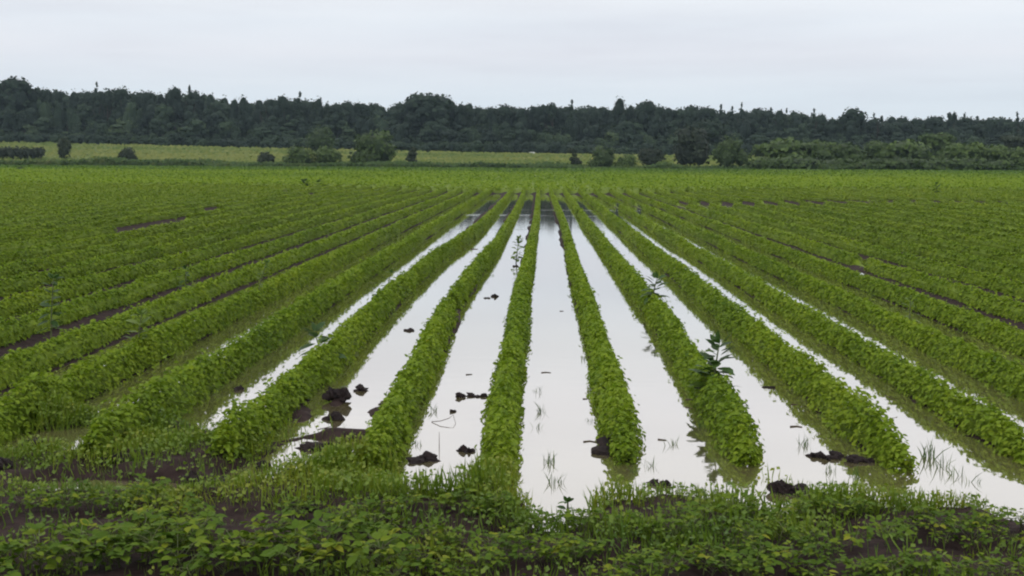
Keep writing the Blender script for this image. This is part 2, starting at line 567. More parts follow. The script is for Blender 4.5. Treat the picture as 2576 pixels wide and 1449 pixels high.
def crop_row_geo(geo, k, y0, y1, r):
    # density falls and leaf size grows with distance
    D0, Yr = 1300.0 if NAMED_LO <= k <= NAMED_HI else 1000.0, 11.0
    yy = np.linspace(y0, y1, 3000)
    dens = D0 * np.minimum(1, (Yr / yy)) ** .95
    cum = np.concatenate([[0], np.cumsum((dens[1:] + dens[:-1]) / 2 * np.diff(yy))])
    n = int(cum[-1])
    Y = np.interp(r.random(n) * cum[-1], cum, yy)
    # gaps: wheel track across the right half, and odd bare spots
    keep = np.ones(n, bool)
    if k >= 4:
        keep &= ~((Y > 46.3) & (Y < 50) & (vnoise(k * 2.3, 5.5) > -.38))
        keep &= ~((Y > 34) & (Y < 36.5) & (k > 9) & (vnoise(k * 5.3, 8.5) > .05))
    gapn = vnoise(Y * .23 + k * 11.3, k * 4.1 + 0 * Y)
    keep &= ~((gapn > .43) & (Y > 14))
    Y = Y[keep]
    n = len(Y)
    cl = fbm(Y * 2.2 + k * 13.7, k * 2.9 + 0 * Y, 2)
    cl2 = vnoise(Y * 7.5 + k * 3.7, k * 8.9 + 0 * Y)
    vary = 1 - .55 * sstep(12, 24, Y)
    ends = sstep(y0 - .05, y0 + .5, Y) * .5 + .5
    grow = (1 + (.3 if k > 1 else .14) * (1 - sstep(7, 12, Y)) - .2 * sstep(12, 30, Y)) if -4 <= k <= 6 else (1.02 - .02 * sstep(30, 70, Y))
    w = (.125 + .035 * cl * vary + .035 * cl2 * vary) * ends * grow
    h = (.26 + .05 * cl * vary + .05 * cl2 * vary) * ends * (1 if -4 <= k <= 3 else .8)
    u = r.uniform(-1, 1, n)
    rad = r.uniform(.72, 1.06, n) + .3 * (r.random(n) < .07) * r.random(n)
    X = row_x(k, Y) + u * w * rad
    top = h * (1 - np.abs(u) ** 2.6)
    zlo = .02
    Z = zlo + (top - zlo) * rad + r.normal(0, .012, n)
    side = r.random(n) < .35
    Z = np.where(side, zlo + r.random(n) * top, Z)
    gz = np.maximum(ground_z(row_x(k, Y), Y), -.01) if n else Z
    gz = np.minimum(gz, .3)
    Z = Z + gz * .8
    P = np.stack([X, Y, Z], 1)
    Nn = np.stack([u * 1.1, r.normal(0, .35, n), np.full(n, .9) + .5 * sstep(12, 26, Y)], 1) + r.normal(0, .33, (n, 3)) * (1 - .3 * sstep(12, 26, Y))[:, None]
    size = np.minimum(.04 * np.maximum(1, Y / Yr) ** .36, .08) * r.uniform(.7, 1.25, n)
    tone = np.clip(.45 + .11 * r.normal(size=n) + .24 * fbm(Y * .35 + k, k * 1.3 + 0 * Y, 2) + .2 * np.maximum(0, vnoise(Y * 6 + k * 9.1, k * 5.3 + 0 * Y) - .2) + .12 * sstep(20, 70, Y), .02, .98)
    near = Y < 26
    if near.any():
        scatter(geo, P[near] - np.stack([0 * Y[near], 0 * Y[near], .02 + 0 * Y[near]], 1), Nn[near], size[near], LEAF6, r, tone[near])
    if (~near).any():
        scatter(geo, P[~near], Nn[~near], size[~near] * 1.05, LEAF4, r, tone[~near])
    # leafy core
    st = [y0 + .1]
    while st[-1] < y1:
        st.append(st[-1] + max(.16, st[-1] * .012))
    st = np.array(st)
    gap = vnoise(st * .23 + k * 11.3, k * 4.1 + 0 * st) > .43
    sc = np.where(gap & (st > 14), .1, 1.0)
    if k >= 4:
        sc = np.where((st > 46.3) & (st < 50), .1, sc)
    cl = fbm(st * 2.2 + k * 13.7, k * 2.9 + 0 * st, 2)
    en = sstep(y0, y0 + .6, st)
    w, h = (.095 + .03 * cl) * (.85 if -4 <= k <= 6 else 1.1) * (.3 + .7 * sc) * (.2 + .8 * en), (.145 + .035 * cl) * sc * en
    g = np.clip(ground_z(row_x(k, st), st), -.03, .3) * .85
    cxs = row_x(k, st)
    prof = [(-1, -.4), (-.85, .6), (-.35, 1), (.35, 1), (.85, .6), (1, -.4)]
    V = np.stack([np.stack([cxs + a * w, st, g + b * h], 1) for a, b in prof], 1)
    m_ = len(prof)
    i = np.arange(len(st) * m_).reshape(len(st), m_)
    F = np.stack([i[:-1, :-1], i[1:, :-1], i[1:, 1:], i[:-1, 1:]], -1).reshape(-1, 4)
    geo.add(V.reshape(-1, 3), F, .42, 0)


ORD = ['first', 'second', 'third', 'fourth', 'fifth', 'sixth', 'seventh', 'eighth', 'ninth', 'tenth', 'eleventh', 'twelfth', 'thirteenth', 'fourteenth', 'fifteenth', 'sixteenth']
ROW_LABEL = {
    0: 'narrow soybean row bordering the widest white water lane on its left side',
    1: 'narrow soybean row along the right side of the widest white lane, mud at its end',
    2: 'soybean row in the flood with two tall leafy weeds standing in it',
    -1: 'soybean row between two bright water lanes, dark mud heaps beside its near end',
    -2: 'soybean row with a dark broad weed sprawling over its bright wet edge',
    3: 'soybean row ending beside the reddish mud bank in the flood',
    4: 'soybean row beyond the outermost bright water lane, murky olive water at its foot',
    -3: 'soybean row with murky olive furrow water on both sides and mud at its near end',
    -4: 'soybean row with a ragged pale-leaved weed growing out of its side',
    -5: 'soybean row with a tall dark weed rising through it'}
YROW = 68.0
for k in range(NAMED_LO, NAMED_HI + 1):
    gq = Geo()
    r = np.random.default_rng(500 + k)
    y0 = row_start(k)
    crop_row_geo(gq, k, y0, YROW, r)
    x0 = float(row_x(k, y0))
    e = empty('crop_row', (x0, y0, 0))
    if k in ROW_LABEL:
        lab = ROW_LABEL[k]
    elif k > 0:
        lab = 'dense green soybean row, %s to the right of the outermost bright water lane' % ORD[k - 4]
    else:
        lab = 'green soybean row, %s to the left of the row with the tall dark weed' % ORD[-k - 6]
    tag(e, lab, 'crop row', 'soybean rows running across the field')
    gq.build('foliage', M_CROP, e, loc=(x0, y0, 0))

# the rest of the crop, where rows merge: one mass
gq = Geo()
r = np.random.default_rng(77)
for k in list(range(-46, NAMED_LO)) + list(range(NAMED_HI + 1, 48)):
    y0 = row_start(k)
    if y0 < YROW - 3:
        crop_row_geo(gq, k, y0, YROW, r)
n = 150000
q = r.random(n)
Y = 1 / (1 / (YROW - 1) + q * (1 / EDGE_Y - 1 / (YROW - 1)))
X = Y * r.uniform(-.5, .5, n)
kx = np.round(X / .82)
X = kx * .82 + r.normal(0, .18, n)
hz = .14 + .2 * r.random(n) ** .7 + .05 * fbm(X * .2, Y * .2, 2)
P = np.stack([X, Y, hz + np.where(Y > 200, .1, np.minimum(ground_z(X, Y), .25))], 1)
Nn = np.stack([r.normal(0, .5, n), r.normal(-.2, .5, n), np.full(n, .8)], 1)
tone = np.clip(.42 - .36 * sstep(100, 190, Y) + .1 * r.normal(size=n) + .2 * fbm(X * .05, Y * .04, 2), .02, .98)  # distance haze painted into the leaf tone: darker green towards the far edge
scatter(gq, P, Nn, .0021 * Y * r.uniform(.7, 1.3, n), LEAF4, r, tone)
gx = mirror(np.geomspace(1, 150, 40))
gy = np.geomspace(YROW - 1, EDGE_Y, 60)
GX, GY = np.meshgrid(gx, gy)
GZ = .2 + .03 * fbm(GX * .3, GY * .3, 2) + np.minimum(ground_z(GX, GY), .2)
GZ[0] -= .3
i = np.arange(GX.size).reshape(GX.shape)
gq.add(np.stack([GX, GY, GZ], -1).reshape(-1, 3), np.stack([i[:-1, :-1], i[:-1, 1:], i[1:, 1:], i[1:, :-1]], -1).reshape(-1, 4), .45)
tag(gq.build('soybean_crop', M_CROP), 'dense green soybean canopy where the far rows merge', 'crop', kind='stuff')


# ------------------------------------------------------------------ trees and shrubs
def crown(geo, lobes, n, leaf, r, tone0=.5, tvar=.14, up=.25, core=.74, mat=0):
    vol = np.array([l[3] * l[4] + l[4] * l[5] + l[3] * l[5] for l in lobes])
    cnt = np.maximum(8, (n * vol / vol.sum()).astype(int))
    for l, c in zip(lobes, cnt):
        d = unit(r.normal(size=(c, 3)) + [0, 0, up])
        rad = r.uniform(.8, 1.06, (c, 1))
        P = np.array(l[:3]) + d * np.array(l[3:6]) * rad
        P[:, 2] = np.maximum(P[:, 2], .1)
        Nn = d + r.normal(0, .5, (c, 3)) + [0, 0, .35]
        tone = np.clip(tone0 + r.normal() * tvar * .7 + tvar * .6 * r.normal(size=c), .02, .98)
        scatter(geo, P, Nn, leaf * r.uniform(.6, 1.3, c), CLUMP, r, tone, mat)
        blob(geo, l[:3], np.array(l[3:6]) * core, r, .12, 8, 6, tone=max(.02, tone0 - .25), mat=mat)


def broad_lobes(h, w, r, base=.22, k=9):
    out = [(0, 0, h * .62, w * .36, w * .36, h * .30)]
    for _ in range(k):
        a, z = r.random() * 2 * PI, r.uniform(base + .12, .86)
        rr = w * .5 * math.sqrt(max(.05, 1 - ((z - .5) / .55) ** 2)) * r.uniform(.35, .72)
        s = r.uniform(.16, .26)
        out.append((rr * math.cos(a), rr * math.sin(a), h * z, w * s * 1.1, w * s * 1.1, h * s * .62))
    out.append((r.normal() * w * .06, 0, h * .82, w * .33, w * .3, h * .17))
    return out


def conifer_lobes(h, w, r, k=9):
    out = []
    for i in range(k):
        z = .12 + .86 * i / (k - 1)
        rr = w * .5 * (1.03 - z) ** .6 * r.uniform(.85, 1.15) + .1
        out.append((r.normal() * .05 * w, 0, h * z, rr, rr, h * .07))
    return out


def column_lobes(h, w, r, k=8):
    out = []
    for i in range(k):
        z = .15 + .8 * i / (k - 1)
        rr = w * .5 * math.sin(PI * min(.98, z * .8 + .2)) * r.uniform(.75, 1.1) + .2
        out.append((r.normal() * .1 * w, r.normal() * .1 * w, h * z, rr, rr, h * .1))
    return out


def bush_lobes(h, w, r, k=9):
    out = [(0, 0, h * .42, w * .4, w * .36, h * .46)]
    for _ in range(k):
        a = r.random() * 2 * PI
        z = r.uniform(.15, .72)
        rr = w * .5 * (1 - .55 * z) * r.uniform(.45, .85)
        s = r.uniform(.16, .27)
        out.append((rr * math.cos(a), rr * math.sin(a) * .8, h * z, w * s, w * s, h * s * 1.05))
    return out


def sparse_lobes(h, w, r, k=7):
    out = []
    for _ in range(k):
        a, z = r.random() * 2 * PI, r.uniform(.3, .95)
        rr = w * .5 * r.uniform(.1, .8)
        s = r.uniform(.1, .19)
        out.append((rr * math.cos(a), rr * math.sin(a), h * z, w * s, w * s, h * s * .7))
    return out


def trunk_geo(geo, h, w, r, rad=None, limbs=3, mat=0):
    rad = rad or h * .018
    lean = r.normal(0, .02, 2) * h
    tube(geo, [(0, 0, -.3), (lean[0] * .3, lean[1] * .3, h * .3), (lean[0], lean[1], h * .75)], [rad * 1.25, rad * .9, rad * .3], 6, mat=mat)
    for i in range(limbs):
        a = r.random() * 2 * PI
        z = r.uniform(.25, .5)
        tube(geo, [(lean[0] * z, lean[1] * z, h * z), (w * .2 * math.cos(a), w * .2 * math.sin(a), h * (z + .13)), (w * .38 * math.cos(a), w * .38 * math.sin(a), h * (z + .27))], [rad * .55, rad * .4, rad * .15], 5, mat=mat)


LOBES = {'broad': broad_lobes, 'conifer': conifer_lobes, 'column': column_lobes, 'bush': bush_lobes, 'sparse': sparse_lobes}
HSCALE = {'broad': 1.0, 'conifer': 1.0, 'column': 1.04, 'bush': .84, 'sparse': 1.06}


def plant_tree(name, label, cat, px, py_top, py_base, wpx, Y, kind, mat, seed, group=None, n=700, leaf=None, tone=.5, zbase=None, tvar=.14):
    r = np.random.default_rng(seed)
    top = at_y(px, py_top, Y)
    zb = zbase if zbase is not None else (at_y(px, py_base, Y)[2] if py_base is not None else float(pasture_z(top[0], Y)) - .2)
    h = (top[2] - zb) / HSCALE[kind]
    w = wpx / FPX * Y * ((1.22 if px > 1850 else 1.08) if kind == 'bush' else 1)
    leaf = leaf or max(.28, w * .075)
    e = empty(name, (top[0], Y, zb))
    tag(e, label, cat, group)
    gc = Geo()
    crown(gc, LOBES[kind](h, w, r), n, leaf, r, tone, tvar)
    gc.build('foliage' if kind == 'bush' else 'crown', mat, e)
    gt = Geo()
    trunk_geo(gt, h * (.7 if kind == 'bush' else 1), w, r, limbs=2 if kind == 'conifer' else 4)
    gt.build('stem' if kind == 'bush' else 'trunk', M_BARK, e)
    return e


# wood skyline, as (x, y) in the 2576 px frame
SKY = np.array([(-150, 230), (0, 203), (37, 192), (60, 207), (100, 212), (150, 222), (200, 226), (245, 224), (290, 219), (330, 224), (350, 224), (400, 230), (440, 220), (500, 228), (550, 239), (600, 247), (640, 254), (660, 244),
                (700, 242), (750, 243), (815, 254), (860, 256), (890, 249), (950, 260), (990, 263), (1025, 243), (1060, 234), (1110, 236), (1130, 246), (1175, 257), (1185, 265), (1300, 263), (1350, 263), (1400, 258), (1460, 265),
                (1530, 262), (1560, 258), (1600, 263), (1625, 256), (1680, 266), (1760, 263), (1800, 269), (1850, 267), (1950, 273), (2050, 283), (2120, 291), (2270, 291), (2400, 288), (2500, 293), (2576, 296), (2750, 300)])


def skyline(x):
    return np.interp(x, SKY[:, 0], SKY[:, 1])


fg, ft = Geo(), Geo()
rf = np.random.default_rng(2024)


def forest_tree(px, ytop, Y, wpx, kind, n, tone):
    top = at_y(px, ytop, Y)
    zb = float(pasture_z(top[0], Y)) - .3
    h = max(3.0, (top[2] - zb) / HSCALE[kind])
    w = wpx / FPX * Y
    g1 = Geo()
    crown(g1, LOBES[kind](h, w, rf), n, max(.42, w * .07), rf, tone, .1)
    tube(g1, [(0, 0, -.3), (rf.normal() * .2, 0, h * .6)], [h * .014, h * .005], 5, mat=1)
    v, t = g1.arrays()
    off = np.array([top[0], Y, zb])
    k0 = fg.n
    fg.v.append(v + off)
    fg.t.append(t)
    fg.n += len(v)
    for a in g1.f4:
        fg.f4.append(a + k0)
    fg.m4 += g1.m4


x = -190.0
while x < 2760:                                     # a deep rank that closes the gaps
    forest_tree(x, skyline(x) + rf.uniform(14, 26), rf.uniform(405, 430), rf.uniform(84, 110), 'broad', 260, rf.uniform(.05, .25))
    forest_tree(x + 9, skyline(x + 9) + rf.uniform(30, 60), rf.uniform(398, 404), rf.uniform(80, 100), 'bush', 200, rf.uniform(.05, .25))
    x += rf.uniform(18, 28)
x = -190.0
while x < 2760:                                     # the tall back rank makes the skyline
    forest_tree(x, skyline(x) + rf.uniform(-3, 14), rf.uniform(352, 395), rf.uniform(44, 80), 'broad', 380, rf.uniform(.1, .5))
    x += rf.uniform(13, 22)
x = -190.0
while x < 2760:                                     # thin tops poking out
    c = rf.random() < (.3 if x > 1750 else .0)
    forest_tree(x, skyline(x) + rf.uniform(-4, 4), rf.uniform(350, 380), rf.uniform(24, 40) if c else rf.uniform(30, 52), 'conifer' if c else 'broad', 150, rf.uniform(.12, .35))
    x += rf.uniform(18, 42)
for (lo, hi, Ya, Yb, wa, wb, ta, tb, st) in ((.2, .5, 340, 352, 40, 72, .1, .75, 30), (.42, .75, 333, 341, 34, 60, .1, .9, 26), (.7, .93, 328, 334, 24, 44, .1, .85, 20)):
    x = -190.0
    while x < 2760:
        ybase = 366 + (x / 900) * 18 if x < 900 else min(392, 384 + (x - 900) * .008)
        yt = skyline(x)
        fac = rf.uniform(lo, hi)
        cold = .12 if 900 < x < 1250 or x > 1700 else 0
        forest_tree(x, yt + (ybase - yt) * fac, rf.uniform(Ya, Yb), rf.uniform(wa, wb), rf.choice(['column', 'broad', 'broad', 'bush']), 260, max(.08, rf.uniform(ta, tb) - cold))
        x += rf.uniform(st * .7, st * 1.4)
x = -190.0
while x < 2760:                                     # undergrowth along the foot of the wood
    ybase = 366 + (x / 900) * 18 if x < 900 else min(392, 384 + (x - 900) * .008)
    forest_tree(x, ybase - rf.uniform(12, 34), rf.uniform(325, 331), rf.uniform(34, 56), 'bush', 150, rf.uniform(.12, .6))
    x += rf.uniform(12, 20)
tag(fg.build('forest', [M_FOREST, M_BARK]), 'long dark mixed wood closing off the far pasture', 'wood', kind='stuff')

# trees that stand out on the skyline
SKYTREES = [
    (37, 189, 110, 'broad', 'tall broad tree with the highest peaked crown, at the left end of the wood'),
    (243, 210, 30, 'conifer', 'slender spire of a conifer, left of a twin pair on the wood skyline'),
    (268, 211, 26, 'sparse', 'thin ragged treetop, right of a twin pair on the wood skyline'),
    (305, 215, 62, 'broad', 'flat-topped tree beside the twin thin treetops on the wood skyline'),
    (438, 210, 44, 'broad', 'rounded dark treetop standing close to a pointed one on the skyline'),
    (480, 211, 40, 'column', 'pointed dark treetop just right of a rounded one on the skyline'),
    (613, 237, 38, 'broad', 'small humped treetop before the dip in the left skyline'),
    (664, 230, 30, 'sparse', 'wispy see-through treetop just past the dip in the left skyline'),
    (712, 234, 46, 'broad', 'double-lobed treetop next to a wispy see-through one'),
    (752, 235, 44, 'conifer', 'short conical treetop between two lobed crowns on the left skyline'),
    (800, 241, 40, 'broad', 'last rounded crown before the long level dip in the skyline'),
    (1033, 236, 36, 'column', 'pointed tree leaning against the big domed crown in mid skyline'),
    (1075, 231, 120, 'broad', 'big broad domed crown rising in the middle of the wood skyline'),
    (1392, 249, 56, 'sparse', 'gappy treetop with sky showing through, middle of the skyline'),
    (1437, 254, 40, 'conifer', 'small cone-shaped treetop beside the gappy one'),
    (1562, 238, 46, 'broad', 'tall bulging treetop standing highest right of the middle skyline'),
    (1625, 246, 70, 'broad', 'smooth dome-shaped crown beside the tall bulging treetop'),
    (1782, 263, 60, 'broad', 'low rounded crown among the level part of the right skyline'),
    (1866, 262, 28, 'conifer', 'thin spiky conifer tip at the start of the right slope of the skyline'),
    (1962, 270, 44, 'broad', 'bulky treetop beside thin spiky tips on the right skyline'),
    (2048, 277, 28, 'conifer', 'thin lone conifer tip before the square-topped tree'),
    (2147, 265, 72, 'broad', 'massive square-topped tree standing clear of the right skyline'),
    (2209, 272, 36, 'sparse', 'open ragged treetop just right of the massive square-topped tree'),
    (2398, 274, 30, 'sparse', 'forked treetop sticking up near the right end of the wood'),
    (2560, 286, 28, 'conifer', 'dark conifer tip at the extreme right end of the wood skyline')]
for i, (px, py, wpx, kd, lab) in enumerate(SKYTREES):
    plant_tree('forest_tree', lab, 'tree', px, py, None, wpx, 349 + (i % 4), kd, M_FOREST, 900 + i, 'trees standing out on the wood skyline', n=420 if wpx > 30 else 200, leaf=max(.4, wpx / FPX * 350 * .075), tone=.27, tvar=.1)

# shrubs and small trees along the far edge of the crop and in the pasture
BG = 'shrubs beyond the far field edge'
SHRUBS = [
    # px, top, base, width, Y, kind, mat, tone, name, label
    (55, 367, 401, 118, 240, 'hedge', M_DARKBUSH, .25, 'hedge', 'dark flat-topped hedge block at the left edge of the pasture'),
    (162, 346, 396, 38, 244, 'bush', M_DARKBUSH, .6, 'small_tree', 'small dark tree on a short stem beside the flat-topped hedge'),
    (320, 377, 418, 56, 218, 'bush', M_DARKBUSH, .5, 'shrub', 'squat dark shrub with a spiky top, alone in the left pasture'),
    (668, 383, 419, 48, 218, 'bush', M_DARKBUSH, .5, 'shrub', 'dark cone-shaped shrub left of the pair of round bushes'),
    (756, 371, 421, 76, 217, 'bush', M_BUSH, .45, 'shrub', 'rounded green bush, left one of a touching pair'),
    (820, 373, 421, 80, 218.5, 'bush', M_BUSH, .55, 'shrub', 'rounded green bush, right one of a touching pair'),
    (808, 316, 384, 66, 300, 'bush', M_BUSH, .3, 'small_tree', 'dark tree with a paler top behind the pair of round bushes'),
    (944, 331, 416, 112, 224, 'bush', M_BUSH, .4, 'shrub', 'largest dome-shaped bush, standing alone before the wood'),
    (905, 385, 417, 30, 219, 'bush', M_BUSH, .5, 'shrub', 'small green shrub at the foot of the largest bush'),
    (1037, 369, 409, 22, 232, 'column', M_DARKBUSH, .6, 'small_tree', 'narrow upright little tree beside the largest bush'),
    (1450, 372, 424, 50, 219, 'sparse', M_DARKBUSH, .5, 'small_tree', 'ragged dark little tree with side branches and gaps'),
    (1520, 372, 425, 66, 219, 'bush', M_BUSH, .35, 'shrub', 'smooth round bush next to the ragged little tree'),
    (1578, 392, 424, 60, 220, 'bush', M_BUSH, .7, 'shrub', 'low pale shrub just right of the smooth round bush'),
    (1640, 378, 420, 70, 228, 'bush', M_DARKBUSH, .4, 'shrub', 'low purplish dark shrub left of the tall pointed dark tree'),
    (1672, 407, 424, 48, 216.5, 'bush', M_BUSH, .85, 'shrub', 'small light green mound in front of the dark shrubs'),
    (1738, 328, 422, 96, 226, 'bush', M_DARKBUSH, .35, 'small_tree', 'tall pointed very dark tree among the right shrubs'),
    (1775, 300, 384, 90, 300, 'broad', M_FOREST, .25, 'small_tree', 'tall blue-dark tree behind the pointed dark tree'),
    (1836, 343, 421, 82, 222, 'bush', M_BUSH, .42, 'shrub', 'tall rounded bush right of the pointed dark tree'),
    (1975, 350, 410, 130, 226, 'bush', M_BUSH, .55, 'shrub', 'wide lumpy bush first in the back rank on the right'),
    (2060, 356, 410, 90, 227, 'bush', M_BUSH, .45, 'shrub', 'rounded bush merging with the wide lumpy bush on its left'),
    (2122, 360, 412, 96, 228, 'bush', M_BUSH, .5, 'shrub', 'low rounded bush last before the narrow gap in the right shrubs'),
    (2212, 360, 412, 76, 227, 'bush', M_BUSH, .6, 'shrub', 'light-topped bush first after the narrow gap in the right shrubs'),
    (2285, 357, 414, 120, 227, 'bush', M_BUSH, .5, 'shrub', 'broad bush under the taller spreading tree at right'),
    (2362, 333, 412, 100, 240, 'broad', M_BUSH, .4, 'small_tree', 'spreading tree overtopping the right shrubs'),
    (2420, 362, 414, 110, 227, 'bush', M_BUSH, .7, 'shrub', 'bright-topped bush just right of the spreading tree'),
    (2500, 366, 414, 84, 226, 'bush', M_BUSH, .6, 'shrub', 'light green bush second from the right end of the shrubs'),
    (2562, 372, 428, 84, 222, 'bush', M_BUSH, .55, 'shrub', 'bush cut by the right frame edge'),
    (2556, 338, 412, 80, 245, 'broad', M_DARKBUSH, .5, 'small_tree', 'dark tree peeping over the bushes at the right frame edge'),
    (1925, 397, 429, 92, 215.5, 'bush', M_BUSH, .38, 'shrub', 'low dark shrub at the left tip of the front shrub rank'),
    (2010, 394, 430, 110, 215.5, 'bush', M_BUSH, .32, 'shrub', 'low dark shrub in the front rank below the wide lumpy bush'),
    (2100, 399, 431, 96, 215.5, 'bush', M_BUSH, .35, 'shrub', 'low dark shrub in the front rank just left of the narrow gap'),
    (2180, 403, 432, 90, 215.2, 'bush', M_BUSH, .38, 'shrub', 'lowest dark shrub of the front rank, right at the narrow gap'),
    (2262, 396, 432, 92, 215.2, 'bush', M_BUSH, .33, 'shrub', 'low dark shrub in the front rank below the broad bush'),
    (2345, 400, 433, 100, 215, 'bush', M_BUSH, .36, 'shrub', 'low dark shrub in the front rank under the spreading tree'),
    (2430, 397, 434, 100, 215, 'bush', M_BUSH, .3, 'shrub', 'low dark shrub in the front rank below the bright-topped bush'),
    (2510, 402, 435, 90, 215, 'bush', M_BUSH, .36, 'shrub', 'low dark shrub at the right tip of the front shrub rank')]
for i, (px, pt, pb, wpx, Y, kd, mt, tn, nm, lab) in enumerate(SHRUBS):
    if kd == 'hedge':
        r = np.random.default_rng(50)
        a, b = at_y(px - wpx * .5, pt, Y), at_y(px + wpx * .45, pt, Y)
        zb = at_y(px, pb + 3, Y)[2]
        e = empty('hedge', (a[0], Y, zb))
        tag(e, lab, 'hedge', BG)
        hh = a[2] - zb
        wd = b[0] - a[0]
        gh = Geo()
        crown(gh, [(wd * t_, r.normal() * .2, hh * .55 + r.normal() * .08, wd * .09, 1.0, hh * .42) for t_ in np.linspace(-.3, .95, 15)], 900, .34, r, tn, .1)
        gh.build('foliage', mt, e)
        for t_ in np.linspace(-.3, .95, 9):
            gt = Geo()
            tube(gt, [(wd * t_, 0, -.3), (wd * t_ + r.normal() * .2, 0, hh * .5)], [.09, .05], 5)
            gt.build('stem', M_BARK, e)
        continue
    plant_tree(nm, lab, 'tree' if nm == 'small_tree' else 'shrub', px, pt, pb + 2, wpx, Y, kd, mt, 300 + i, BG if nm == 'shrub' else None, n=900, leaf=max(.26, wpx / FPX * Y * .062), tone=tn)

# weedy margin between the crop and the pasture, and rough tufts in the pasture
gq = Geo()
r = np.random.default_rng(8)
n = 26000
X = r.uniform(-118, 118, n)
Y = 213.3 + 9 * r.random(n) ** 1.5
hh = np.clip(.55 + 1.3 * fbm(X * .09, Y * .15, 3) + .7 * np.exp(-((X + 60) / 9) ** 2) + .5 * np.exp(-((X + 78) / 6) ** 2), .12, 2.2)
P = np.stack([X, Y, .2 + hh * r.random(n) ** .8 + np.where(Y > 215, 0, 0)], 1)
scatter(gq, P, np.stack([r.normal(0, .5, n), r.normal(-.5, .4, n), np.full(n, .6)], 1), r.uniform(.2, .55, n), CLUMP, r, np.clip(.45 + .35 * fbm(X * .06, Y * .1 + 4, 3) + .1 * r.normal(size=n), .02, .98))
tag(gq.build('field_edge_weeds', M_EDGE), 'rough dark weedy strip along the far edge of the crop', 'weeds', kind='stuff')
gq = Geo()
n = 26000
Y = r.uniform(222, 338, n)
X = Y * r.uniform(-.5, .5, n)
dn = fbm(X * .04, Y * .12, 3)
P = np.stack([X, Y, pasture_z(X, Y) + .12 + .35 * r.random(n) * np.clip(.6 + dn, 0, 1.5)], 1)
scatter(gq, P, np.stack([r.normal(0, .4, n), r.normal(-.6, .4, n), np.full(n, .7)], 1), r.uniform(.3, .8, n), CLUMP, r, np.clip(.6 + .5 * dn + .1 * r.normal(size=n), .02, .98))
tag(gq.build('meadow_grass', M_MEADOW), 'pale yellow-green rough grass of the pasture', 'grass', kind='stuff')

# small pale-roofed shelter at the foot of the wood
p0 = at_y(1338, 388, 318)
zb = float(pasture_z(p0[0], 318))
M_ROOF = simple('pale_roof', (.3, .31, .31), .5, .3, (.4, .41, .41), 2)
M_SHED = simple('dark_boards', (.04, .032, .026), .9, .1, (.07, .055, .045), 2)
e = empty('shed', (p0[0], 318, zb))
tag(e, 'tiny shed with a pale roof at the foot of the wood', 'shed')
gw = Geo()
for (x0, x1, y0, y1, z1) in ((-2.0, 1.6, -1.2, 1.2, .95),):
    v = np.array([[x0, y0, -.2], [x1, y0, -.2], [x1, y1, -.2], [x0, y1, -.2], [x0, y0, z1], [x1, y0, z1], [x1, y1, z1], [x0, y1, z1]])
    gw.add(v, [[0, 1, 5, 4], [1, 2, 6, 5], [2, 3, 7, 6], [3, 0, 4, 7], [4, 5, 6, 7]])
gw.build('wall', M_SHED, e)
e.scale = (.55, .55, .5)
gr = Geo()
v = np.array([[-1.5, -1.5, .97], [1.5, -1.5, .97], [1.2, 0, 1.6], [-1.2, 0, 1.6], [1.5, 1.5, .97], [-1.5, 1.5, .97]])
gr.add(v, [[0, 1, 2, 3], [3, 2, 4, 5], [0, 5, 4, 1]])
gr.add(v, [[1, 4, 2], [0, 3, 5]])
gr.build('roof', M_ROOF, e)


# ------------------------------------------------------------------ weeds standing in the rows and the water
def leaf_long():
    xs = [(0, 0, 0), (.2, .2, .03), (.29, .45, .04), (.21, .75, .0), (0, 1, -.12), (-.21, .75, .0), (-.29, .45, .04), (-.2, .2, .03), (0, .3, -.02), (0, .65, -.02)]
    f = [[0, 1, 2, 8], [8, 2, 3, 9], [9, 3, 4, 4], [0, 8, 6, 7], [8, 9, 5, 6]]
    return np.array(xs), np.array([[0, 1, 2, 8], [8, 2, 3, 9], [3, 4, 5, 9], [0, 8, 6, 7], [8, 9, 5, 6]])


LEAFL = leaf_long()


def weed(label, px, py_base, z, height, pairs, leaf, seed, tone=.4, lean=(0, 0), droop=.25, mat=None):
    r = np.random.default_rng(seed)
    b = at_z(px, py_base, z)
    e = empty('tall_weed', (b[0], b[1], z - .04))
    tag(e, label, 'weed', 'tall weeds among the rows')
    gs, gl = Geo(), Geo()
    pts = [np.array([lean[0] * t ** 1.5, lean[1] * t ** 1.5, height * t]) for t in np.linspace(0, 1, 6)]
    tube(gs, pts, np.linspace(.012, .004, 6), 6)
    P, D, Nn, sz, tn = [], [], [], [], []
    for i in range(pairs):
        t = .22 + .76 * i / max(1, pairs - 1)
        c = np.array([lean[0] * t ** 1.5, lean[1] * t ** 1.5, height * t])
        a0 = i * PI / 2 + r.normal() * .35
        for a in (a0, a0 + 2.1 + r.normal() * .3, a0 + 4.2):
            rise = .1 + .7 * t * t + r.normal() * .25 - droop * .6
            d = np.array([math.cos(a), math.sin(a), rise])
            P.append(c + np.array([math.cos(a), math.sin(a), .3]) * leaf * .12)
            D.append(d)
            Nn.append(np.array([-math.cos(a) * rise, -math.sin(a) * rise, 1.0]) + r.normal(0, .2, 3))
            sz.append(leaf * r.uniform(.75, 1.15) * (1.1 - .45 * t))
            tn.append(np.clip(tone + r.normal() * .18, .02, .98))
    for _ in range(3):
        P.append(pts[-1]); D.append(np.array([r.normal() * .5, r.normal() * .5, 1.0])); Nn.append(r.normal(size=3)); sz.append(leaf * .5); tn.append(tone)
    scatter(gl, np.array(P), np.array(Nn), np.array(sz), LEAFL, r, np.array(tn), along=np.array(D))
    gs.build('stem', M_STEM, e, smooth=True)
    gl.build('foliage', mat or M_WEED, e)
    return e


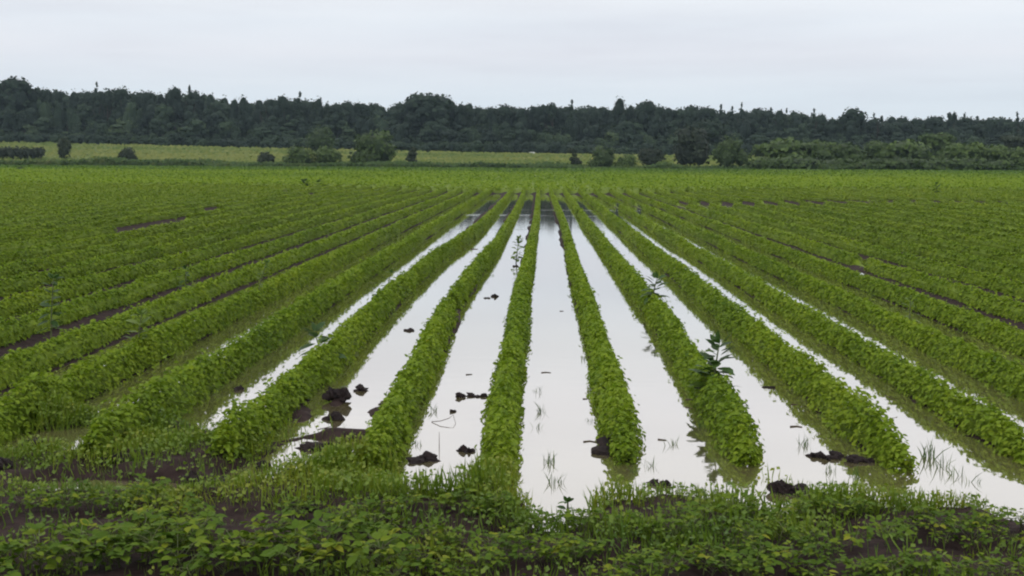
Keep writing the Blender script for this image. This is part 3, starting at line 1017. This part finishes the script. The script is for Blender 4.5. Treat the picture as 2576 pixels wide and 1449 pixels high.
weed('biggest leafy weed with broad opposite leaves, growing from the row beside a bright lane', 1790, 1010, .05, .5, 13, .2, 1, .3, (.05, .0))
weed('short bushy-headed weed on the row, well behind the biggest leafy weed', 1640, 760, .15, .34, 8, .19, 2, .35, (.06, 0))
weed('brownish upright weed standing in the open water', 1298, 662, 0, .5, 9, .15, 3, .8, (.06, 0), mat=None)
weed('dark weed sprawling over the wet edge of a row', 812, 905, .1, .3, 5, .2, 4, .2, (-.08, 0), .5)
weed('tall slim dark-stemmed weed rising through the row at the left frame side', 128, 850, .05, .66, 8, .15, 5, .3, (.05, 0))
weed('ragged weed with pale upright leaves on the left rows', 345, 895, .1, .42, 5, .16, 6, .8, (.05, 0))
weed('slim grey-green weed between left rows, farther off than the ragged pale one', 645, 760, .05, .55, 7, .11, 7, .7, (.14, 0))
weed('small dark weed in a left furrow near a pale speck', 468, 725, .05, .32, 4, .13, 8, .15)
weed('leafy weed leaning over the bright lane at the olive furrow', 975, 722, .1, .24, 3, .13, 9, .4, (.05, 0))
weed('bright green weed poking from a row on the right slope', 2288, 808, .12, .28, 4, .12, 10, .95)
weed('dark weed far out in the level crop, left of a close pair', 768, 476, .2, .5, 6, .4, 11, .1)
weed('dark weed far out in the level crop, right of a close pair', 803, 475, .2, .45, 6, .35, 12, .15)
weed('lone dark weed near the far edge of the crop at left', 52, 434, .2, .8, 6, .8, 13, .05)
weed('lone upright weed out in the far right crop', 2356, 494, .2, .65, 7, .3, 14, .2)
weed('weed with upright leaves at the near end of the wide central lane', 1428, 1295, .03, .11, 3, .08, 15, .3)


# ------------------------------------------------------------------ mud, sticks and grass in the flood
def clod(label, px, py, wpx, hpx, seed, depth=1.0, name='mud_clod', cat='mud clod', mat=None, z=None):
    r = np.random.default_rng(seed)
    b = at_z(px, py + hpx * .4, 0)
    gz = max(0.0, float(ground_z(b[0], b[1])))
    if z is not None:
        gz = z
    w = wpx / FPX * b[1]
    h = hpx / FPX * b[1] * .62
    gq = Geo()
    k = max(1, int(round(wpx / hpx / 1.3)))
    for i in range(k):
        o = (i - (k - 1) / 2) / k * w
        sz = w / (2 * k) * r.uniform(1.0, 1.45)
        hh = h * r.uniform(.6, 1.05)
        blob(gq, (b[0] + o, b[1] + r.normal() * .3 * sz, gz), (sz, sz * depth * r.uniform(.7, 1.2), hh), r, .75, 26, 14, flat=.5)
    o = gq.build(name, mat or M_MUD, loc=(b[0], b[1], gz), smooth=False)
    tag(o, label, cat, 'mud clods in and beside the water')
    return o


clod('spindle-shaped dark clod half sunk in a white lane', 1172, 990, 42, 17, 21)
clod('dark clod tail joining a sunken clod to the row edge', 1207, 994, 26, 9, 22)
clod('round black clod, larger of two small ones in a white lane', 1248, 742, 14, 11, 23)
clod('flat black clod, smaller of two small ones in a white lane', 1226, 748, 13, 5, 24)
clod('three-cornered dark clod against the row edge in the lane', 1032, 826, 24, 14, 25)
clod('hooked wet mud heap at the near end of a white lane', 1062, 1148, 50, 28, 26)
clod('knobbly dark clod against the row foot right of the hooked heap', 1170, 1128, 48, 20, 27)
clod('jagged mud heap standing in the lane above the long mud bank', 850, 1000, 52, 26, 28)
clod('low jagged mud heap under the standing one in the same lane', 838, 1045, 40, 26, 29)
clod('small dark clod by the row edge at the top of the mud heaps', 908, 972, 34, 22, 30)
clod('long wet mud bank damming a flooded furrow', 820, 1118, 120, 34, 31)
clod('mud lump on the shore left of the small bright inlet', 664, 1166, 38, 24, 32)
clod('mud lump on the shore right of the small bright inlet', 742, 1212, 66, 28, 33)
clod('wide crumbly soil heap below the grassy row end', 520, 1216, 120, 28, 34)
clod('crumbly brown soil heap at the left grassy corner', 90, 1112, 86, 38, 35)
clod('crumbly soil heap between two grassy row ends', 300, 1168, 70, 30, 36)
clod('ridge of dark clods beside the murky olive furrow', 400, 1122, 80, 26, 37)
clod('reddish brown mud bank in the flood at a row end', 2075, 1142, 80, 20, 38)
clod('black wet part of a mud bank close to the row end', 2165, 1152, 70, 22, 39)
clod('lone dark soil clod among the plants on the shore', 1985, 1226, 78, 30, 40)
clod('dark mud lump under the near end of a row beside the wide lane', 1545, 1122, 56, 32, 41)
clod('arched dark clod on the shore right of the wide lane', 1660, 1212, 44, 18, 42)
clod('pair-like dark clod floating in the outer white lane', 1934, 972, 30, 7, 43)
clod('small dark clod in the murky left furrow', 598, 975, 18, 16, 44)
clod('bulky dark clod at the lower left frame edge', 12, 1190, 34, 30, 45)
clod('dark soil lump in the middle of the shore plants', 760, 1290, 60, 30, 46)
clod('small floating crumb in the middle of a white lane', 1140, 1032, 10, 8, 47)
clod('tiny dark crumb below the standing weed in open water', 1296, 668, 10, 5, 48)


def stick(label, pts, rad, name='floating_stalk', cat='stalk'):
    gq = Geo()
    P = []
    for (px, py, z) in pts:
        P.append(at_z(px, py, 0) + [0, 0, z])
    c = P[0].copy()
    tube(gq, P, np.linspace(rad * .6, rad * .3, len(P)), 6)
    o = gq.build(name, M_STALK, loc=c, smooth=True)
    tag(o, label, cat, 'stalks and stubble in the water')


stick('short stalk floating across the upper wide lane', [(1408, 783, .003), (1418, 783, .003)], .008)
stick('stalk floating across the wide lane with a bent end', [(1362, 938, .003), (1374, 937, .003), (1386, 938, .003)], .008)
stick('stalk lying flat at the right side of the wide lane', [(1466, 1004, .003), (1478, 1004, .003)], .008)
stick('long dark stalk near the lower right side of the wide lane', [(1468, 1112, .003), (1484, 1110, .003), (1508, 1115, .003)], .009)
stick('flat stalk floating mid lane right of the sunken clod', [(1172, 943, .003), (1188, 942, .003)], .008)
stick('looped stalk bent over with its reflection closing a ring', [(1086, 1062, .003), (1108, 1066, .02), (1130, 1064, .035), (1140, 1060, .05), (1146, 1066, .003), (1144, 1072, -.02)], .005)
stick('broken stalk jutting from the row of the biggest weed over the lane', [(1724, 1015, .03), (1740, 1016, .035), (1762, 1016, .05)], .012)
stick('flat stalk floating in the outer white lane', [(1988, 1074, .003), (2004, 1073, .003), (2018, 1075, .003)], .011)
stick('thin stalk floating higher up in the outer white lane', [(1990, 1018, .003), (2008, 1018, .003)], .007)
stick('stalk floating at the near end of the second lane from the wide one', [(1655, 1106, .003), (1676, 1108, .003)], .009)
stick('short stalk far up in a left white lane', [(1184, 627, .003), (1202, 627, .003)], .02)
stick('upright stubble stalk at the near end of a white lane', [(1105, 1126, -.02), (1105, 1124, .1)], .005, 'stubble_stalk')
stick('dark stalk jutting from the right hand row over its bright lane', [(2225, 1026, .1), (2258, 1030, .06)], .008)
stick('crossed dead stalk over the bright pool by the mud bank', [(800, 1088, .02), (845, 1084, .04)], .007)
stick('flat stalk beside a small floating crumb', [(1205, 650, .003), (1216, 650, .003)], .012)


def tuft_geo(gq, c, r, n, h, spread, tilt=.35):
    a = r.random(n) * 2 * PI
    base = np.stack([np.cos(a), np.sin(a), 0 * a], 1) * (spread * np.sqrt(r.random(n)))[:, None] + c
    d = np.stack([r.normal(0, tilt, n), r.normal(0, tilt, n), np.ones(n)], 1)
    hh = h * r.uniform(.5, 1.15, n)
    side = unit(np.cross(d, r.normal(size=(n, 3))))
    wv = np.clip(h * .028, .0022, .006)
    mid = base + d * (hh * .55)[:, None]
    tip = base + d * hh[:, None] + np.stack([d[:, 0], d[:, 1], -.25 * np.ones(n)], 1) * (hh * .25)[:, None]
    V = np.stack([base - side * wv, base + side * wv, mid + side * wv * .8, mid - side * wv * .8, tip], 1)
    i = np.arange(n)[:, None] * 5
    t = np.repeat(np.clip(.5 + .25 * r.normal(size=n), .02, .98), 5)
    gq.add(V.reshape(-1, 3), i + np.array([[0, 1, 2, 3]]), t)
    gq.add(np.zeros((0, 3)), np.zeros((0, 4), int), np.zeros(0))
    k0 = gq.n - n * 5
    gq.f3.append(i + np.array([[3, 2, 4]]) + k0)
    gq.m3.append(np.zeros(n, int))


rt = np.random.default_rng(66)
TUFTS = [
    (1352, 985, 9, .16, 'thin grass clump in the wide lane along its left row, upper one'),
    (1360, 1035, 14, .2, 'thicker grass clump in the wide lane along its left row'),
    (1352, 1075, 8, .14, 'thin grass clump in the wide lane below the thicker one'),
    (1380, 1165, 16, .2, 'drowned grass clump at the near left corner of the wide lane'),
    (1395, 1215, 16, .18, 'grass clump on the shore point left of the wide lane'),
    (1472, 905, 10, .15, 'grass clump in the wide lane along its right row'),
    (1480, 1060, 8, .12, 'sparse blades at the right side of the wide lane'),
    (1088, 1035, 12, .17, 'curved grass clump at the left side of a white lane'),
    (1045, 1120, 10, .14, 'grass blades at the left row foot near the hooked mud heap'),
    (1690, 1120, 12, .15, 'grass clump standing where the right lanes meet the shore'),
    (1635, 1175, 14, .16, 'grass clump beside the arched dark clod'),
    (1765, 1075, 18, .2, 'grass clump modelled for the reflection of the biggest leafy weed'),  # blades modelled for a dark shape that is the biggest weed's reflection
    (1640, 840, 7, .16, 'thin blades hanging over the lane beside the row with tall weeds'),
    (2335, 1150, 16, .3, 'tall upright grass blades in the outer lane beside a row end'),
    (2372, 1175, 12, .26, 'upright grass blades second along the outer lane'),
    (2410, 1195, 10, .2, 'upright grass blades third along the outer lane'),
    (2450, 1212, 10, .18, 'upright grass blades last along the outer lane'),
    (2020, 1120, 14, .22, 'grass clump hanging off the row end at the reddish mud bank'),
    (1870, 1140, 18, .2, 'grass clump at the end of the row with tall weeds'),
    (2090, 1185, 12, .18, 'grass clump in the bright shallows under the reddish mud bank'),
    (700, 1185, 10, .12, 'grass blades in the small bright inlet'),
    (2150, 1200, 14, .2, 'grass clump on the shore right of the bright shallows'),
    (1590, 1185, 12, .15, 'grass clump in the shallows between wide lane and arched clod')]
for (px, py, nb, hh, lab) in TUFTS:
    gq = Geo()
    b = at_z(px, py, 0)
    tuft_geo(gq, np.array([b[0], b[1], -.02]), rt, int(nb * 1.1), hh * .5, .045, .3)
    tag(gq.build('grass_tuft', M_WEED, loc=b), lab, 'grass', 'grass clumps in the water and along its shore')

# fine yellow-green weeds carpeting the row ends and the shore
gq = Geo()
r = np.random.default_rng(91)
n = 330000
X = r.uniform(-4.0, 4.0, n)
Y = r.uniform(5.0, 9.0, n)
gzv = ground_z(X, Y)
# patches: grassy row ends, thinner between the plants of the shore
pt = np.zeros(n)
for (dx, dy, rx, ry, a) in [(-.25, 6.85, .27, .5, 2.0), (-1.08, 6.95, .38, .5, 2.0), (-1.98, 7.55, .36, .5, 1.6), (-2.8, 7.75, .36, .5, 1.5), (-3.5, 8.1, .4, .5, 1.3), (.57, 7.0, .14, .2, .7), (1.32, 7.0, .26, .3, 1.2), (2.2, 7.05, .24, .35, 1.2),
                            (2.7, 6.7, .5, .3, .9), (0, 6.3, 4, .28, .75), (0, 5.5, 4, .6, .4), (1.0, 5.6, 1.6, .4, .55), (-2.4, 7.3, 1.3, .35, .9)]:
    pt = np.maximum(pt, a * np.exp(-((X - dx) / rx) ** 2 - ((Y - dy) / ry) ** 2))
shore = (Y < 6.25) & (X > -4)
pt = pt * np.where(shore, np.clip(.55 + 1.9 * fbm(X * 2.3 + 9, Y * 2.9, 3), 0, 1.3), 1)
keep = (r.random(n) < .85 * pt * (.75 + 1.4 * fbm(X * 3, Y * 3, 2))) & (gzv > -.018)
X, Y, gzv, pt = X[keep], Y[keep], gzv[keep], pt[keep]
n = len(X)
patch = np.clip(.3 + .3 * np.minimum(pt, 1) + .45 * fbm(X * 2.0, Y * 2, 2) + .1 * r.normal(size=n), .02, .98)
hgt = r.random(n) ** 1.1 * (.04 + .13 * np.clip(.5 + fbm(X * 2.5, Y * 2.5, 2), .1, 1)) * (.55 + .45 * np.minimum(pt, 1))
P = np.stack([X, Y, np.maximum(gzv, -.02) + .01 + hgt], 1)
half = int(n * .45)
scatter(gq, P[:half], np.stack([r.normal(0, .6, half), r.normal(-.2, .6, half), np.full(half, .8)], 1), r.uniform(.014, .034, half), LEAF4, r, patch[:half])
m2 = n - half
dirs = np.stack([r.normal(0, .4, m2), r.normal(0, .4, m2), np.ones(m2)], 1)
BLADE = (np.array([[-.03, 0, 0], [.03, 0, 0], [.02, .6, .04], [0, 1, .16]]), np.array([[0, 1, 2, 3]]))
P2 = P[half:].copy()
P2[:, 2] = np.maximum(gzv[half:], -.02)
scatter(gq, P2, np.stack([r.normal(size=m2), r.normal(size=m2), .1 * np.ones(m2)], 1), .03 + hgt[half:] * 1.1, BLADE, r, patch[half:], along=dirs)
tag(gq.build('ground_weeds', M_GRASS), 'fine yellow-green weeds carpeting the row ends and the shore', 'weeds', kind='stuff')


# ------------------------------------------------------------------ soybean plants of the headland, each a thing of its own
def leaflet():
    v = [(0, 0, 0), (.2, .12, .05), (.33, .36, .075), (.27, .66, .04), (0, 1, -.1), (-.27, .66, .04), (-.33, .36, .075), (-.2, .12, .05), (0, .35, .0), (0, .68, -.02)]
    f = [[0, 1, 2, 8], [8, 2, 3, 9], [3, 4, 5, 9], [0, 8, 6, 7], [8, 9, 5, 6]]
    return np.array(v), np.array(f)


LEAFLET = leaflet()


def soy_proto(seed):
    r = np.random.default_rng(seed)
    h = r.uniform(.07, .12)
    gl, gs = Geo(), Geo()
    bend = r.normal(0, .02, 2)
    tube(gs, [(0, 0, -.03), (bend[0] * .4, bend[1] * .4, h * .5), (bend[0], bend[1], h)], [.0045, .0035, .002], 5)
    P, D, Nn, sz, tn = [], [], [], [], []
    nb = r.integers(10, 14)
    for i in range(nb):
        t = .3 + .7 * (i + .5) / nb
        c = np.array([bend[0] * t, bend[1] * t, h * t])
        a = i * 2.4 + r.normal() * .4
        ln = r.uniform(.05, .12) * (1.15 - .5 * t)
        tip = c + np.array([math.cos(a) * ln, math.sin(a) * ln, ln * r.uniform(.3, .9)])
        tube(gs, [c, (c + tip) / 2 + [0, 0, .008], tip], [.002, .0016, .0012], 4)
        s = r.uniform(.036, .058)
        tv = np.clip(.36 + .14 * r.normal() + .16 * t, .03, .9)
        for da in (0, 1.25, -1.25):
            d = np.array([math.cos(a + da), math.sin(a + da), r.normal() * .25 - .15])
            P.append(tip + d * .008)
            D.append(d)
            Nn.append(np.array([-.15 * d[0], -.15 * d[1], 1.0]) + r.normal(0, .28, 3))
            sz.append(s * (1.08 if da == 0 else .9) * r.uniform(.9, 1.1))
            tn.append(np.clip(tv + r.normal() * .06, .02, .98))
    scatter(gl, np.array(P), np.array(Nn), np.array(sz), LEAFLET, r, np.array(tn), along=np.array(D))
    return gl, gs


protos = []
r = np.random.default_rng(404)
SOY_LABEL = 'small leafy soybean plant on the muddy near shore'
SOY_GROUP = 'soybean plants on the near shore'


def spots():
    out = []
    for (y0, sy, n, lo, hi) in ((5.22, .13, 118, -2.5, 2.5), (5.98, .1, 108, -2.85, 2.85), (5.6, .14, 66, -1.2, 2.7), (5.62, .1, 8, -2.6, -1.3)):
        for i in range(n):
            for _ in range(12):
                x = lo + (hi - lo) * (i + r.random() * 1.6) / n
                y = y0 + r.normal() * sy
                g = float(ground_z(x, y))
                bare = fbm(x * 2.1 + 40, y * 2.6, 2) > (.1 if y0 != 5.22 or x > -.9 else .36) or (y0 == 5.22 and x > 1.2 and r.random() < .55)
                if g > -.012 and not bare:
                    out.append((x, y, g))
                    break
    return out


for i, (x, y, g) in enumerate(spots()):
    if i < 9:
        gl, gs = soy_proto(100 + i)
        e = empty('soybean_plant', (x, y, g))
        fo = gl.build('foliage', M_CROPNEAR, e)
        st = gs.build('stem', M_STEM, e, smooth=True)
        protos.append((e, fo, st))
    else:
        src = protos[int(r.integers(0, 9))]
        e = src[0].copy()
        C.objects.link(e)
        for ch in src[1:]:
            c = ch.copy()
            C.objects.link(c)
            c.parent = e
    e.location = (x, y, g)
    e.rotation_euler = (r.normal() * .1, r.normal() * .1, r.random() * 2 * PI)
    s = r.uniform(.8, 1.2) if y < 5.5 and x < -.7 else r.uniform(.38, .82)
    e.scale = (s, s, s)
    tag(e, SOY_LABEL, 'soybean plant', SOY_GROUP)

# ------------------------------------------------------------------ damp air
hz = Geo()
b = 1000.0
v = np.array([[-b, -b, -1.5], [b, -b, -1.5], [b, b, -1.5], [-b, b, -1.5], [-b, -b, 60], [b, -b, 60], [b, b, 60], [-b, b, 60]])
hz.add(v, [[0, 3, 2, 1], [4, 5, 6, 7], [0, 1, 5, 4], [1, 2, 6, 5], [2, 3, 7, 6], [3, 0, 4, 7]])
m, N, L, out = new_mat('damp_air')
pv = N.new('ShaderNodeVolumePrincipled')
pv.inputs['Color'].default_value = (.56, .74, .9, 1)
pv.inputs['Density'].default_value = 0.00016
pv.inputs['Anisotropy'].default_value = 0.2
L.new(pv.outputs[0], out.inputs['Volume'])
tag(hz.build('haze', m), 'thin bluish damp air over the whole field', 'haze', kind='stuff')
